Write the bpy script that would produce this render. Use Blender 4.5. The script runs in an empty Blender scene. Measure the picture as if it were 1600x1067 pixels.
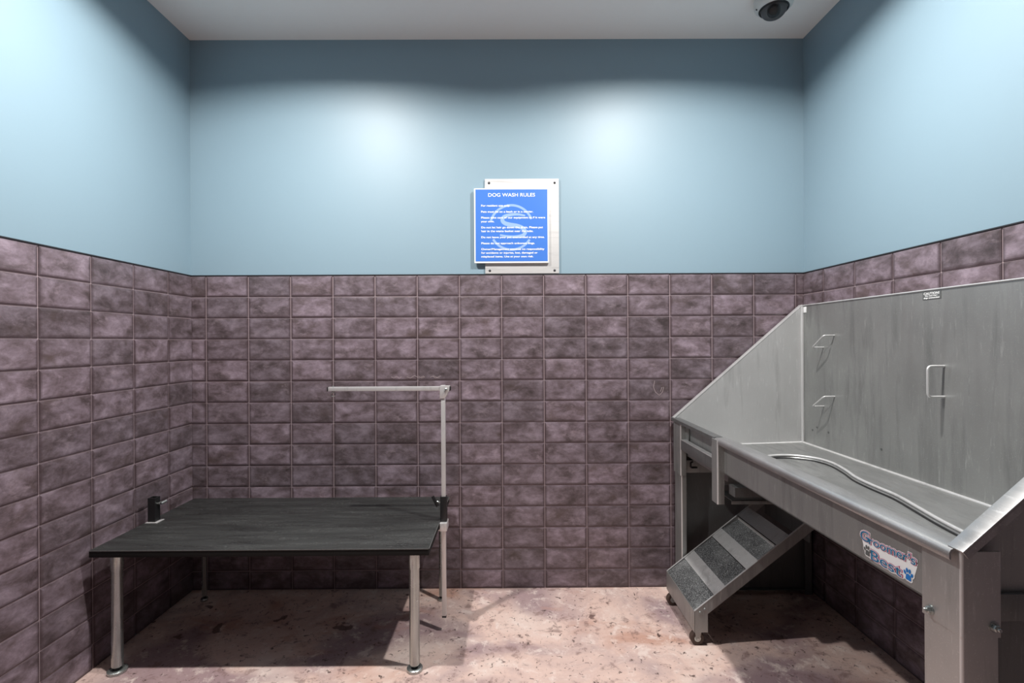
import bpy, bmesh, math, random
import numpy as np
from mathutils import Vector, Matrix
random.seed(7)
C = bpy.context.scene.collection
R = math.radians

# ---------------------------------------------------------------- room sizes (metres)
F = 771.0                                  # focal length in pixels of the 1600 px wide frame
CAM = Vector((0, 0, 1.19))
XL, XR, YB, YF, ZC = -1.539, 1.428, 2.388, -2.0, 2.652
TILE_TOP = 1.512
TW, TH = 0.2032, 0.1016

# ---------------------------------------------------------------- materials
def new_mat(name):
    m = bpy.data.materials.new(name); m.use_nodes = True
    nt = m.node_tree
    b = nt.nodes['Principled BSDF']
    return m, nt, b
def nd(nt, t, **kw):
    n = nt.nodes.new(t)
    for k, v in kw.items(): setattr(n, k, v)
    return n
def coords(nt, scale=(1, 1, 1), kind='Object'):
    tc = nd(nt, 'ShaderNodeTexCoord'); mp = nd(nt, 'ShaderNodeMapping')
    mp.inputs['Scale'].default_value = scale
    nt.links.new(tc.outputs[kind], mp.inputs['Vector'])
    return mp.outputs['Vector']
def noise(nt, vec, scale, detail=4, rough=0.55, dist=0.0):
    n = nd(nt, 'ShaderNodeTexNoise')
    n.inputs['Scale'].default_value = scale; n.inputs['Detail'].default_value = detail
    n.inputs['Roughness'].default_value = rough; n.inputs['Distortion'].default_value = dist
    nt.links.new(vec, n.inputs['Vector'])
    return n.outputs['Fac']
def ramp(nt, fac, stops, interp='LINEAR'):
    r = nd(nt, 'ShaderNodeValToRGB'); r.color_ramp.interpolation = interp
    el = r.color_ramp.elements
    while len(el) < len(stops): el.new(0.5)
    for e, (p, c) in zip(el, stops):
        e.position = p; e.color = (c[0], c[1], c[2], 1) if not isinstance(c, (int, float)) else (c, c, c, 1)
    nt.links.new(fac, r.inputs['Fac'])
    return r.outputs['Color']
def mix(nt, fac, a, b, blend='MIX'):
    n = nd(nt, 'ShaderNodeMix', data_type='RGBA', blend_type=blend)
    for sock, v in ((n.inputs[0], fac), (n.inputs[6], a), (n.inputs[7], b)):
        if isinstance(v, (int, float)): sock.default_value = v
        elif isinstance(v, tuple): sock.default_value = (v[0], v[1], v[2], 1)
        else: nt.links.new(v, sock)
    return n.outputs[2]
def math_(nt, op, a, b=0.0):
    n = nd(nt, 'ShaderNodeMath', operation=op)
    for i, v in enumerate((a, b)):
        if isinstance(v, (int, float)): n.inputs[i].default_value = v
        else: nt.links.new(v, n.inputs[i])
    return n.outputs[0]
def bump(nt, b, h, strength=0.2, dist=0.002):
    n = nd(nt, 'ShaderNodeBump'); n.inputs['Strength'].default_value = strength; n.inputs['Distance'].default_value = dist
    nt.links.new(h, n.inputs['Height']); nt.links.new(n.outputs['Normal'], b.inputs['Normal'])
def srgb(r, g, b):
    f = lambda v: ((v / 255 + 0.055) / 1.055) ** 2.4 if v > 10 else v / 255 / 12.92
    return (f(r), f(g), f(b))
def plain(name, col, rough=0.5, metal=0.0, spec=0.5, var=0.06, scale=40, bumpy=0.0):
    m, nt, b = new_mat(name)
    v = coords(nt)
    n = noise(nt, v, scale)
    nt.links.new(mix(nt, math_(nt, 'MULTIPLY', n, var), col, tuple(c * 0.3 for c in col)), b.inputs['Base Color'])
    b.inputs['Roughness'].default_value = rough; b.inputs['Metallic'].default_value = metal
    b.inputs['Specular IOR Level'].default_value = spec
    if bumpy: bump(nt, b, n, bumpy, 0.001)
    return m

def paint_mat():
    m, nt, b = new_mat('teal_satin_paint')
    v = coords(nt)
    n = noise(nt, v, 260, 2)
    n2 = noise(nt, v, 2.2, 3)
    nt.links.new(mix(nt, n2, PAINT, tuple(c * 0.95 for c in PAINT)), b.inputs['Base Color'])
    b.inputs['Roughness'].default_value = 0.47
    b.inputs['Specular IOR Level'].default_value = 0.5
    bump(nt, b, n, 0.12, 0.0006)
    return m
def tile_mat():
    m, nt, b = new_mat('purple_grey_glazed_tile')
    at = nd(nt, 'ShaderNodeAttribute', attribute_name='tile_tone')
    tc = nd(nt, 'ShaderNodeTexCoord')
    off = nd(nt, 'ShaderNodeVectorMath', operation='SCALE'); off.inputs[0].default_value = (37.1, 53.3, 91.7)
    nt.links.new(at.outputs['Fac'], off.inputs['Scale'])
    add = nd(nt, 'ShaderNodeVectorMath', operation='ADD')
    nt.links.new(tc.outputs['Object'], add.inputs[0]); nt.links.new(off.outputs[0], add.inputs[1])
    mp = nd(nt, 'ShaderNodeMapping'); mp.inputs['Scale'].default_value = (0.75, 0.75, 1.25)
    nt.links.new(add.outputs[0], mp.inputs['Vector'])
    v = mp.outputs['Vector']
    n1 = noise(nt, v, 14, 7, 0.70, 0.25)
    n2 = noise(nt, v, 20, 7, 0.70, 0.3)
    n3 = noise(nt, v, 8, 5, 0.6, 0.3)
    base = ramp(nt, n1, [(0.33, TILE_DARK), (0.46, TILE_MID), (0.55, TILE_MID2), (0.68, TILE_LIGHT)])
    brown = ramp(nt, n3, [(0.56, 0.0), (0.72, 0.75)])
    c = mix(nt, brown, base, TILE_BROWN)
    c = mix(nt, ramp(nt, n2, [(0.56, 0.0), (0.70, 0.5)]), c, TILE_HAZE)
    tone = ramp(nt, at.outputs['Fac'], [(0.0, (0.76, 0.74, 0.74)), (1.0, (1.16, 1.10, 1.12))])
    c = mix(nt, 1.0, c, tone, 'MULTIPLY')
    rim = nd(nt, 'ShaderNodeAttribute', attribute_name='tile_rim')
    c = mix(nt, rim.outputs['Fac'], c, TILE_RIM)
    nt.links.new(c, b.inputs['Base Color'])
    nt.links.new(ramp(nt, n2, [(0.3, 0.30), (0.7, 0.46)]), b.inputs['Roughness'])
    b.inputs['Specular IOR Level'].default_value = 0.5
    bump(nt, b, n2, 0.10, 0.002)
    return m
def floor_mat():
    m, nt, b = new_mat('stained_concrete_floor')
    v = coords(nt)
    n1 = noise(nt, v, 2.1, 6, 0.6, 0.8)
    n2 = noise(nt, v, 13, 9, 0.72, 0.35)
    n3 = noise(nt, v, 46, 6, 0.65, 0.8)
    n4 = noise(nt, coords(nt, (1.1, 1.6, 1)), 1.25, 4, 0.5, 0.6)
    c = ramp(nt, n1, [(0.32, srgb(180, 158, 156)), (0.5, srgb(216, 188, 177)), (0.68, srgb(226, 208, 199))])
    c = mix(nt, ramp(nt, n4, [(0.50, 0.0), (0.60, 0.8)]), c, srgb(146, 122, 128))
    c = mix(nt, ramp(nt, noise(nt, coords(nt, (0.9, 1.7, 1)), 1.7, 5, 0.6, 0.5), [(0.55, 0.0), (0.64, 0.7)]), c, srgb(186, 140, 120))
    c = mix(nt, ramp(nt, n2, [(0.55, 0.0), (0.63, 0.62)]), c, srgb(124, 97, 92))
    c = mix(nt, ramp(nt, n2, [(0.36, 0.7), (0.46, 0.0)]), c, srgb(232, 216, 208))
    w = nd(nt, 'ShaderNodeTexNoise'); w.noise_type = 'RIDGED_MULTIFRACTAL'
    w.inputs['Scale'].default_value = 24; w.inputs['Detail'].default_value = 7; w.inputs['Distortion'].default_value = 0.5
    nt.links.new(v, w.inputs['Vector'])
    veins = math_(nt, 'MULTIPLY', ramp(nt, w.outputs['Fac'], [(0.55, 0.0), (0.92, 1.0)]), ramp(nt, n4, [(0.40, 0.45), (0.60, 1.0)]))
    c = mix(nt, veins, c, srgb(104, 80, 76))
    c = mix(nt, ramp(nt, n3, [(0.60, 0.0), (0.66, 0.9)]), c, srgb(66, 46, 42))
    vo = nd(nt, 'ShaderNodeTexVoronoi'); vo.inputs['Scale'].default_value = 4.2
    dist = nd(nt, 'ShaderNodeVectorMath', operation='ADD')
    nz = nd(nt, 'ShaderNodeTexNoise'); nz.inputs['Scale'].default_value = 14; nz.inputs['Detail'].default_value = 4
    nt.links.new(v, nz.inputs['Vector'])
    sc = nd(nt, 'ShaderNodeVectorMath', operation='SCALE'); sc.inputs['Scale'].default_value = 0.16
    nt.links.new(nz.outputs['Color'], sc.inputs[0])
    nt.links.new(v, dist.inputs[0]); nt.links.new(sc.outputs[0], dist.inputs[1])
    nt.links.new(dist.outputs[0], vo.inputs['Vector'])
    chips = ramp(nt, vo.outputs['Distance'], [(0.085, 0.85), (0.11, 0.0)])
    c = mix(nt, chips, c, srgb(98, 72, 68))
    nt.links.new(c, b.inputs['Base Color'])
    nt.links.new(ramp(nt, n2, [(0.3, 0.45), (0.7, 0.7)]), b.inputs['Roughness'])
    bump(nt, b, n3, 0.25, 0.002)
    return m
def steel_mat(name, lo, hi, rough=(0.34, 0.5), metal=0.85, stretch=(1, 1, 0.12), sc=16, spots=True):
    m, nt, b = new_mat(name)
    v = coords(nt, stretch)
    n1 = noise(nt, v, sc, 6, 0.62, 0.4)
    n2 = noise(nt, coords(nt), 6, 4, 0.55)
    n3 = noise(nt, coords(nt), 300, 2, 0.6)
    c = mix(nt, n2, lo, hi)
    c = mix(nt, ramp(nt, n1, [(0.53, 0.0), (0.72, 0.5)]), c, tuple(x * 0.5 for x in lo))
    if spots: c = mix(nt, ramp(nt, noise(nt, coords(nt, tuple(q * 2 for q in stretch)), sc * 3, 5, 0.7), [(0.60, 0.0), (0.70, 0.4)]), c, tuple(min(1, x * 1.6) for x in hi))
    if spots: c = mix(nt, ramp(nt, n3, [(0.62, 0.0), (0.75, 0.4)]), c, tuple(min(1, x * 1.5) for x in hi))
    nt.links.new(c, b.inputs['Base Color'])
    b.inputs['Metallic'].default_value = metal
    nt.links.new(ramp(nt, n1, [(0.3, rough[0]), (0.7, rough[1])]), b.inputs['Roughness'])
    bump(nt, b, n1, 0.05, 0.001)
    return m
def rubber_mat():
    m, nt, b = new_mat('black_textured_rubber')
    v = coords(nt)
    n1 = noise(nt, v, 420, 3, 0.7)
    n2 = noise(nt, coords(nt, (0.5, 4.0, 1)), 7, 4, 0.6, 0.6)
    c = mix(nt, n2, (0.010, 0.011, 0.0105), (0.032, 0.034, 0.033))
    glints = math_(nt, 'MULTIPLY', ramp(nt, noise(nt, v, 240, 3, 0.7), [(0.54, 0.0), (0.64, 1.0)]), ramp(nt, noise(nt, coords(nt, (0.7, 6.0, 1)), 4, 4, 0.6, 0.3), [(0.46, 0.0), (0.62, 0.7)]))
    c = mix(nt, glints, c, (0.17, 0.175, 0.17))  # pale specks put glints of light into the rubber's colour
    nt.links.new(c, b.inputs['Base Color'])
    nt.links.new(ramp(nt, n2, [(0.35, 0.26), (0.65, 0.55)]), b.inputs['Roughness'])
    b.inputs['Specular IOR Level'].default_value = 0.55
    bump(nt, b, n1, 0.8, 0.003)
    return m
def grip_mat():
    m, nt, b = new_mat('speckled_grip_pad')
    v = coords(nt)
    n1 = noise(nt, v, 260, 3, 0.75)
    n2 = noise(nt, v, 9, 3, 0.6)
    c = ramp(nt, n1, [(0.44, (0.02, 0.021, 0.022)), (0.56, (0.10, 0.105, 0.11)), (0.70, (0.5, 0.51, 0.51))])
    c = mix(nt, ramp(nt, n2, [(0.45, 0.0), (0.75, 0.35)]), c, (0.35, 0.36, 0.36))
    nt.links.new(c, b.inputs['Base Color'])
    b.inputs['Roughness'].default_value = 0.75
    bump(nt, b, n1, 0.6, 0.002)
    return m
def emit_mat(name, col, s):
    m, nt, b = new_mat(name)
    b.inputs['Base Color'].default_value = (*col, 1)
    b.inputs['Emission Color'].default_value = (*col, 1); b.inputs['Emission Strength'].default_value = s
    return m

PAINT = srgb(132, 156, 169)
TILE_DARK, TILE_MID, TILE_MID2, TILE_LIGHT = srgb(72, 63, 64), srgb(102, 91, 96), srgb(120, 109, 117), srgb(146, 135, 145)
TILE_BROWN, TILE_HAZE = srgb(78, 66, 61), srgb(158, 145, 153)
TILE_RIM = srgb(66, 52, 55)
M = {}
M['paint'] = paint_mat()
M['tile'] = tile_mat()
M['grout'] = plain('dark_grout', srgb(176, 158, 162), 0.85, var=0.3)
M['chalk'] = plain('pale_scratch', srgb(165, 150, 152), 0.9)
M['floor'] = floor_mat()
M['ceil'] = plain('matt_white_ceiling_paint', (0.93, 0.90, 0.87), 0.9, spec=0.2, var=0.03)
M['edge'] = plain('dark_metal_tile_edging', (0.045, 0.045, 0.05), 0.45, 0.6)
M['steel'] = steel_mat('worn_stainless_steel', (0.26, 0.267, 0.262), (0.39, 0.397, 0.39), (0.36, 0.52), 0.6)
M['steel_light'] = steel_mat('light_stainless_sheet', (0.46, 0.465, 0.465), (0.60, 0.605, 0.605), (0.36, 0.5), 0.45)  # lighter copy of the steel, for lit panel, rail lips and riser strips
M['steel_floor'] = steel_mat('scuffed_tub_steel', (0.24, 0.245, 0.245), (0.42, 0.425, 0.42), (0.30, 0.55), 0.65, (2.4, 0.5, 1), 14)
M['steel_bright'] = steel_mat('bright_steel', (0.62, 0.62, 0.62), (0.76, 0.76, 0.76), (0.3, 0.42), 0.5, spots=False)  # brighter steel for edges, seams, fittings and painted fold highlights
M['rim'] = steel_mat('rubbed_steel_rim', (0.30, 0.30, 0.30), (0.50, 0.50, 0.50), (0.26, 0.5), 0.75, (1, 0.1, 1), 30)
M['leg_steel'] = steel_mat('speckled_leg_sheet', (0.38, 0.385, 0.38), (0.54, 0.545, 0.54), (0.36, 0.5), 0.75)  # speckled, and lighter than the far leg to carry its lit face
M['steel_dark'] = steel_mat('dull_galvanised_sheet', (0.13, 0.135, 0.135), (0.21, 0.215, 0.215), (0.40, 0.58), 0.6)
M['chrome'] = steel_mat('chromed_tube', (0.34, 0.37, 0.36), (0.52, 0.55, 0.54), (0.2, 0.32), 0.8, (1, 1, 0.2), 20, False)
M['alu'] = steel_mat('matt_aluminium_tube', (0.66, 0.65, 0.65), (0.80, 0.79, 0.79), (0.36, 0.46), 0.55, (1, 1, 0.3), 20, False)
M['edge_highlight'] = plain('grey_edge_highlight', (0.16, 0.16, 0.16), 0.5, var=1.2, scale=180)
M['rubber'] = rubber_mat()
M['black'] = plain('black_powder_coat', (0.012, 0.012, 0.013), 0.4, 0.0, 0.5)
M['black_matt'] = plain('black_table_underside', (0.008, 0.008, 0.008), 0.75, 0.0, 0.3)
M['white_plastic'] = plain('off_white_plastic', (0.70, 0.71, 0.69), 0.4, var=0.04)
M['grip'] = grip_mat()
M['sign_blue'] = plain('blue_sign_face', srgb(62, 116, 200), 0.4, var=0.05, scale=6)
M['sign_white'] = plain('white_sign_core', (0.85, 0.86, 0.86), 0.5, var=0.02)
M['sign_logo'] = plain('pale_blue_print', srgb(140, 170, 222), 0.4, var=0.02)
M['plate'] = steel_mat('brushed_aluminium_plate', (0.52, 0.515, 0.51), (0.58, 0.575, 0.57), (0.5, 0.6), 0.1, (0.15, 1, 3), 30, False)
M['magenta'] = plain('magenta_print', srgb(190, 40, 110), 0.4)
M['logo_teal'] = plain('teal_blue_print', srgb(36, 120, 165), 0.35, var=0.5, scale=60)
M['logo_blue'] = plain('bright_blue_print', srgb(30, 125, 205), 0.35, var=0.3, scale=60)
M['logo_grey'] = plain('grey_print', srgb(95, 98, 98), 0.4)
M['tyre'] = plain('brown_rubber_tyre', srgb(70, 55, 48), 0.6)
M['hole'] = plain('dark_opening', (0.01, 0.01, 0.01), 0.9)
M['door'] = plain('warm_wood_door', srgb(150, 105, 75), 0.5, var=0.3, scale=8)
M['lens'] = emit_mat('glowing_lamp_lens', (1, 0.97, 0.93), 12.0)
mg, ntg, bg = new_mat('smoked_dome_plastic')
bg.inputs['Base Color'].default_value = (0.25, 0.25, 0.26, 1); bg.inputs['Transmission Weight'].default_value = 0.92
bg.inputs['Roughness'].default_value = 0.03; bg.inputs['IOR'].default_value = 1.3
M['smoke'] = mg

# ---------------------------------------------------------------- mesh helpers
def box(bm, x0, x1, y0, y1, z0, z1, bev=0.0, seg=2, mat=0):
    vs = [bm.verts.new((x, y, z)) for x in (x0, x1) for y in (y0, y1) for z in (z0, z1)]
    idx = [(0, 1, 3, 2), (4, 6, 7, 5), (0, 4, 5, 1), (2, 3, 7, 6), (0, 2, 6, 4), (1, 5, 7, 3)]
    fs = [bm.faces.new([vs[i] for i in f]) for f in idx]
    for f in fs: f.material_index = mat
    if bev:
        es = list({e for f in fs for e in f.edges})
        bmesh.ops.bevel(bm, geom=es, offset=bev, segments=seg, affect='EDGES', profile=0.6)
    return vs
def obox(bm, c, ax, ay, az, sx, sy, sz, bev=0.0):
    """box with its own axes"""
    c, ax, ay, az = Vector(c), Vector(ax).normalized(), Vector(ay).normalized(), Vector(az).normalized()
    n0 = len(bm.verts)
    t = bmesh.new(); box(t, -sx/2, sx/2, -sy/2, sy/2, -sz/2, sz/2, bev)
    mx = Matrix(((ax.x, ay.x, az.x, c.x), (ax.y, ay.y, az.y, c.y), (ax.z, ay.z, az.z, c.z), (0, 0, 0, 1)))
    t.transform(mx); append(bm, t)
def append(bm, t):
    me = bpy.data.meshes.new('tmp'); t.to_mesh(me); t.free(); bm.from_mesh(me); bpy.data.meshes.remove(me)
def frame_of(d):
    d = d.normalized(); u = Vector((0, 0, 1)) if abs(d.z) < 0.9 else Vector((1, 0, 0))
    a = d.cross(u).normalized(); return a, d.cross(a).normalized()
def tube(bm, pts, r, seg=14, cap=True):
    pts = [Vector(p) for p in pts]; rings = []
    rs = r if isinstance(r, (list, tuple)) else [r] * len(pts)
    a = b = None
    for i, p in enumerate(pts):
        d = (pts[min(i + 1, len(pts) - 1)] - pts[max(i - 1, 0)])
        if a is None: a, b = frame_of(d)
        else:
            d = d.normalized(); a = (a - d * a.dot(d)).normalized(); b = d.cross(a)
        rings.append([bm.verts.new(p + (a * math.cos(2 * math.pi * k / seg) + b * math.sin(2 * math.pi * k / seg)) * rs[i]) for k in range(seg)])
    for q, w in zip(rings, rings[1:]):
        for k in range(seg): bm.faces.new((q[k], q[(k + 1) % seg], w[(k + 1) % seg], w[k]))
    if cap:
        bm.faces.new(list(reversed(rings[0]))); bm.faces.new(rings[-1])
def round_path(pts, rad, n=5):
    pts = [Vector(p) for p in pts]; out = [pts[0]]
    for a, b, c in zip(pts, pts[1:], pts[2:]):
        p, q = b + (a - b).normalized() * rad, b + (c - b).normalized() * rad
        for k in range(n + 1):
            t = k / n; out.append(p * (1 - t) ** 2 + b * 2 * t * (1 - t) + q * t * t)
    out.append(pts[-1]); return out
def lathe(bm, prof, c, axis=(0, 0, 1), seg=28, mat=0):
    c = Vector(c); d = Vector(axis).normalized(); a, b = frame_of(d); rings = []
    for r, h in prof:
        if r < 1e-6: rings.append([bm.verts.new(c + d * h)])
        else: rings.append([bm.verts.new(c + d * h + (a * math.cos(2 * math.pi * k / seg) + b * math.sin(2 * math.pi * k / seg)) * r) for k in range(seg)])
    for q, w in zip(rings, rings[1:]):
        for k in range(seg):
            k2 = (k + 1) % seg
            if len(q) == 1 and len(w) == 1: continue
            if len(q) == 1: f = bm.faces.new((q[0], w[k2], w[k]))
            elif len(w) == 1: f = bm.faces.new((q[k], q[k2], w[0]))
            else: f = bm.faces.new((q[k], q[k2], w[k2], w[k]))
            f.material_index = mat
def prism(bm, poly, ext, bev=0.0):
    """poly: list of 3-D points, pushed along ext"""
    e = Vector(ext)
    a = [bm.verts.new(Vector(p)) for p in poly]; b = [bm.verts.new(Vector(p) + e) for p in poly]
    fs = [bm.faces.new(a), bm.faces.new(list(reversed(b)))]
    n = len(a)
    for i in range(n): fs.append(bm.faces.new((a[i], b[i], b[(i + 1) % n], a[(i + 1) % n])))
    if bev: bmesh.ops.bevel(bm, geom=list({x for f in fs for x in f.edges}), offset=bev, segments=2, affect='EDGES', profile=0.6)
def ribbon(bm, pts, w, to3, closed=False):
    """flat stroke of width w along 2-D pts; to3 maps 2-D to space"""
    n = len(pts); L = []
    for i in range(n):
        p = Vector(pts[i])
        a = Vector(pts[(i - 1) % n] if closed or i > 0 else pts[i]); c = Vector(pts[(i + 1) % n] if closed or i < n - 1 else pts[i])
        d = (c - a).normalized(); nrm = Vector((-d.y, d.x))
        ww = w[i] if isinstance(w, list) else w
        L.append((bm.verts.new(to3(p + nrm * ww / 2)), bm.verts.new(to3(p - nrm * ww / 2))))
    rng = range(n if closed else n - 1)
    for i in rng:
        j = (i + 1) % n
        bm.faces.new((L[i][1], L[j][1], L[j][0], L[i][0]))
def obj(name, bm, mats, parent=None, smooth=40):
    bmesh.ops.recalc_face_normals(bm, faces=bm.faces[:])
    me = bpy.data.meshes.new(name); bm.to_mesh(me); bm.free()
    return obj_me(name, me, mats, parent, smooth)
def obj_me(name, me, mats, parent=None, smooth=40):
    for m in (mats if isinstance(mats, (list, tuple)) else [mats]): me.materials.append(m)
    if smooth:
        me.polygons.foreach_set('use_smooth', [True] * len(me.polygons))
        me.set_sharp_from_angle(angle=R(smooth))
    o = bpy.data.objects.new(name, me); C.objects.link(o)
    if parent:
        o.parent = parent
        q, off = parent, Vector((0, 0, 0))
        while q: off += q.location; q = q.parent
        me.transform(Matrix.Translation(-off))
    return o
def thing(name, label, cat, loc=(0, 0, 0), group=None):
    o = bpy.data.objects.new(name, None); C.objects.link(o); o.location = loc; o.empty_display_size = 0.1
    o['label'] = label; o['category'] = cat
    if group: o['group'] = group
    return o
def struct(name, bm, mats, smooth=40):
    o = obj(name, bm, mats, None, smooth); o['kind'] = 'structure'; return o
def text_mesh(body, size, mx, offset=0.0, extrude=0.0, align='LEFT', space=1.0):
    cu = bpy.data.curves.new('lettering_curve', 'FONT'); cu.body = body; cu.size = size; cu.offset = offset
    cu.extrude = extrude; cu.align_x = align; cu.space_character = space; cu.resolution_u = 4
    t = bpy.data.objects.new('lettering_curve', cu); C.objects.link(t)
    bpy.context.view_layer.update()
    me = bpy.data.meshes.new_from_object(t.evaluated_get(bpy.context.evaluated_depsgraph_get()))
    bpy.data.objects.remove(t); bpy.data.curves.remove(cu)
    me.transform(mx); return me
def basis(origin, ax, ay):
    ax, ay = Vector(ax), Vector(ay); az = ax.cross(ay); o = Vector(origin)
    return Matrix(((ax.x, ay.x, az.x, o.x), (ax.y, ay.y, az.y, o.y), (ax.z, ay.z, az.z, o.z), (0, 0, 0, 1)))

# ---------------------------------------------------------------- the room
def tiled_wall(name, org, along, inward, length, phase, slab):
    """org: wall corner at floor; along: unit vector; tiles stand proud along inward; phase: first joint"""
    along, inward, org = Vector(along), Vector(inward), Vector(org)
    verts, faces, mats, tone, rims = [], [], [], [], []
    def quad(ps, m, t, rm=0.0):
        rims.append(rm)
        i = len(verts); verts.extend(ps); faces.append(tuple(range(i, i + len(ps)))); mats.append(m); tone.append(t)
    P = lambda s, z, d: tuple(org + along * s + inward * d + Vector((0, 0, z)))
    # the slab behind, painted on the room side above the tiles
    bx = bmesh.new(); box(bx, *slab)
    for f in bx.faces: quad([tuple(v.co) for v in f.verts], 0, 0.5)
    bx.free()
    G0 = 0.0050
    quad([P(0, 0, G0), P(length, 0, G0), P(length, TILE_TOP, G0), P(0, TILE_TOP, G0)], 2, 0.5)
    cuts = sorted({0.0, length} | {phase + k * TW for k in range(-40, 60) if 0.012 < phase + k * TW < length - 0.012})
    rows = sorted({0.0} | {TILE_TOP - k * TH for k in range(0, 15)})
    g, T, b = 0.0015, 0.0080, 0.0028
    for s0, s1 in zip(cuts, cuts[1:]):
        for z0, z1 in zip(rows, rows[1:]):
            t = random.random()
            a0, a1, c0, c1 = s0 + g, s1 - g, z0 + g, z1 - g
            lv = [(0, G0), (0, T - b), (0.3 * b, T - 0.3 * b), (1.0 * b, T - 0.0004), (0.006, T + 0.0002), (0.011, T + 0.0006)]
            rr = []
            jt = random.uniform(-0.0004, 0.0004)
            for ins, d in lv:
                rr.append([P(a0 + ins, c0 + ins, d + jt), P(a1 - ins, c0 + ins, d + jt), P(a1 - ins, c1 - ins, d + jt), P(a0 + ins, c1 - ins, d + jt)])
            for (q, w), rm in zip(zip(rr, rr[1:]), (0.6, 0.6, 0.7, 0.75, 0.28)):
                for k in range(4): quad([q[k], q[(k + 1) % 4], w[(k + 1) % 4], w[k]], 1, t, rm * (0.75 + 0.5 * t) * (0.35 if k == 2 else 1.0))  # top rim darkened less: light from above put into the tile colour
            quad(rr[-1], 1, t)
    return verts, faces, mats, tone, P, T, rims
def finish_wall(name, data, extra=None):
    verts, faces, mats, tone, P, T, rims = data
    me = bpy.data.meshes.new(name); me.from_pydata(verts, [], faces)
    at = me.attributes.new('tile_tone', 'FLOAT', 'FACE'); at.data.foreach_set('value', tone)
    at = me.attributes.new('tile_rim', 'FLOAT', 'FACE'); at.data.foreach_set('value', rims)
    me.polygons.foreach_set('material_index', mats)
    if extra:
        bm = bmesh.new(); bm.from_mesh(me); extra(bm, P, T); bm.to_mesh(me); bm.free()
    for m in (M['paint'], M['tile'], M['grout'], M['chalk']): me.materials.append(m)
    bm = bmesh.new(); bm.from_mesh(me); bmesh.ops.remove_doubles(bm, verts=bm.verts[:], dist=1e-6)
    bmesh.ops.recalc_face_normals(bm, faces=bm.faces[:]); bm.to_mesh(me); bm.free()
    o = bpy.data.objects.new(name, me); C.objects.link(o); o['kind'] = 'structure'
    return o
def back_scratches(bm, P, T):
    # pale chalky scratches left on the tiles
    def w2(px, py): return ((px - 797) * YB / F - XL, CAM.z - (py - 534) * YB / F)
    marks = [[(612, 588), (616, 590), (621, 587), (624, 591), (628, 588)], [(636, 588), (642, 590), (648, 586), (655, 590), (662, 587), (664, 589)],
             [(654, 587), (659, 590), (664, 588)], [(672, 589), (678, 587), (683, 589), (689, 587)], [(676, 587), (680, 590), (687, 590)],
             [(1022, 596), (1020, 606), (1023, 614), (1029, 619), (1034, 614), (1036, 606), (1033, 607), (1031, 613)]]
    for mk in marks:
        before = set(bm.faces)
        ribbon(bm, [w2(*p) for p in mk], 0.0024, lambda p: P(p[0], p[1], T + 0.0016))
        for f in set(bm.faces) - before: f.material_index = 3
finish_wall('wall_back', tiled_wall('wall_back', (XL, YB, 0), (1, 0, 0), (0, -1, 0), XR - XL, (-0.040 - XL) % TW, (XL - 0.12, XR + 0.12, YB, YB + 0.12, 0, ZC)), back_scratches)
finish_wall('wall_left', tiled_wall('wall_left', (XL, YF, 0), (0, 1, 0), (1, 0, 0), YB - YF, (2.218 - YF) % TW, (XL - 0.12, XL, YF, YB, 0, ZC)))
finish_wall('wall_right', tiled_wall('wall_right', (XR, YF, 0), (0, 1, 0), (-1, 0, 0), YB - YF, (2.2306 - YF) % TW, (XR, XR + 0.12, YF, YB, 0, ZC)))
bm = bmesh.new(); box(bm, XL - 0.12, XR + 0.12, YF - 0.12, YF, 0, ZC); struct('wall_front', bm, M['paint'])
bm = bmesh.new(); box(bm, XL - 0.12, XR + 0.12, YF - 0.12, YB + 0.12, -0.12, 0); struct('floor', bm, M['floor'])
bm = bmesh.new(); box(bm, XL - 0.12, XR + 0.12, YF - 0.12, YB + 0.12, ZC, ZC + 0.12); struct('ceiling', bm, M['ceil'])
# the doorway behind the viewer
bm = bmesh.new(); box(bm, -0.45, 0.45, YF + 0.001, YF + 0.045, 0.005, 2.05, 0.002); struct('door_1', bm, M['door'])
bm = bmesh.new()
for a, b_, c, d in ((-0.53, -0.455, 0, 2.13), (0.455, 0.53, 0, 2.13), (-0.455, 0.455, 2.055, 2.13)): box(bm, a, b_, YF + 0.001, YF + 0.03, c, d, 0.002)
struct('trim_1', bm, M['ceil'])
# dark metal edging along the top of the tiles
def edging(n, a):
    bm = bmesh.new(); box(bm, *a, 0.0008, 1); struct(n, bm, M['edge'])
edging('trim_2', (XL, XR, YB - 0.0095, YB - 0.0002, TILE_TOP - 0.0005, TILE_TOP + 0.0045))
edging('trim_3', (XL + 0.0002, XL + 0.0095, YF, YB - 0.0095, TILE_TOP - 0.0005, TILE_TOP + 0.0045))
edging('trim_4', (XR - 0.0095, XR - 0.0002, YF, YB - 0.0095, TILE_TOP - 0.0005, TILE_TOP + 0.0045))

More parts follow.
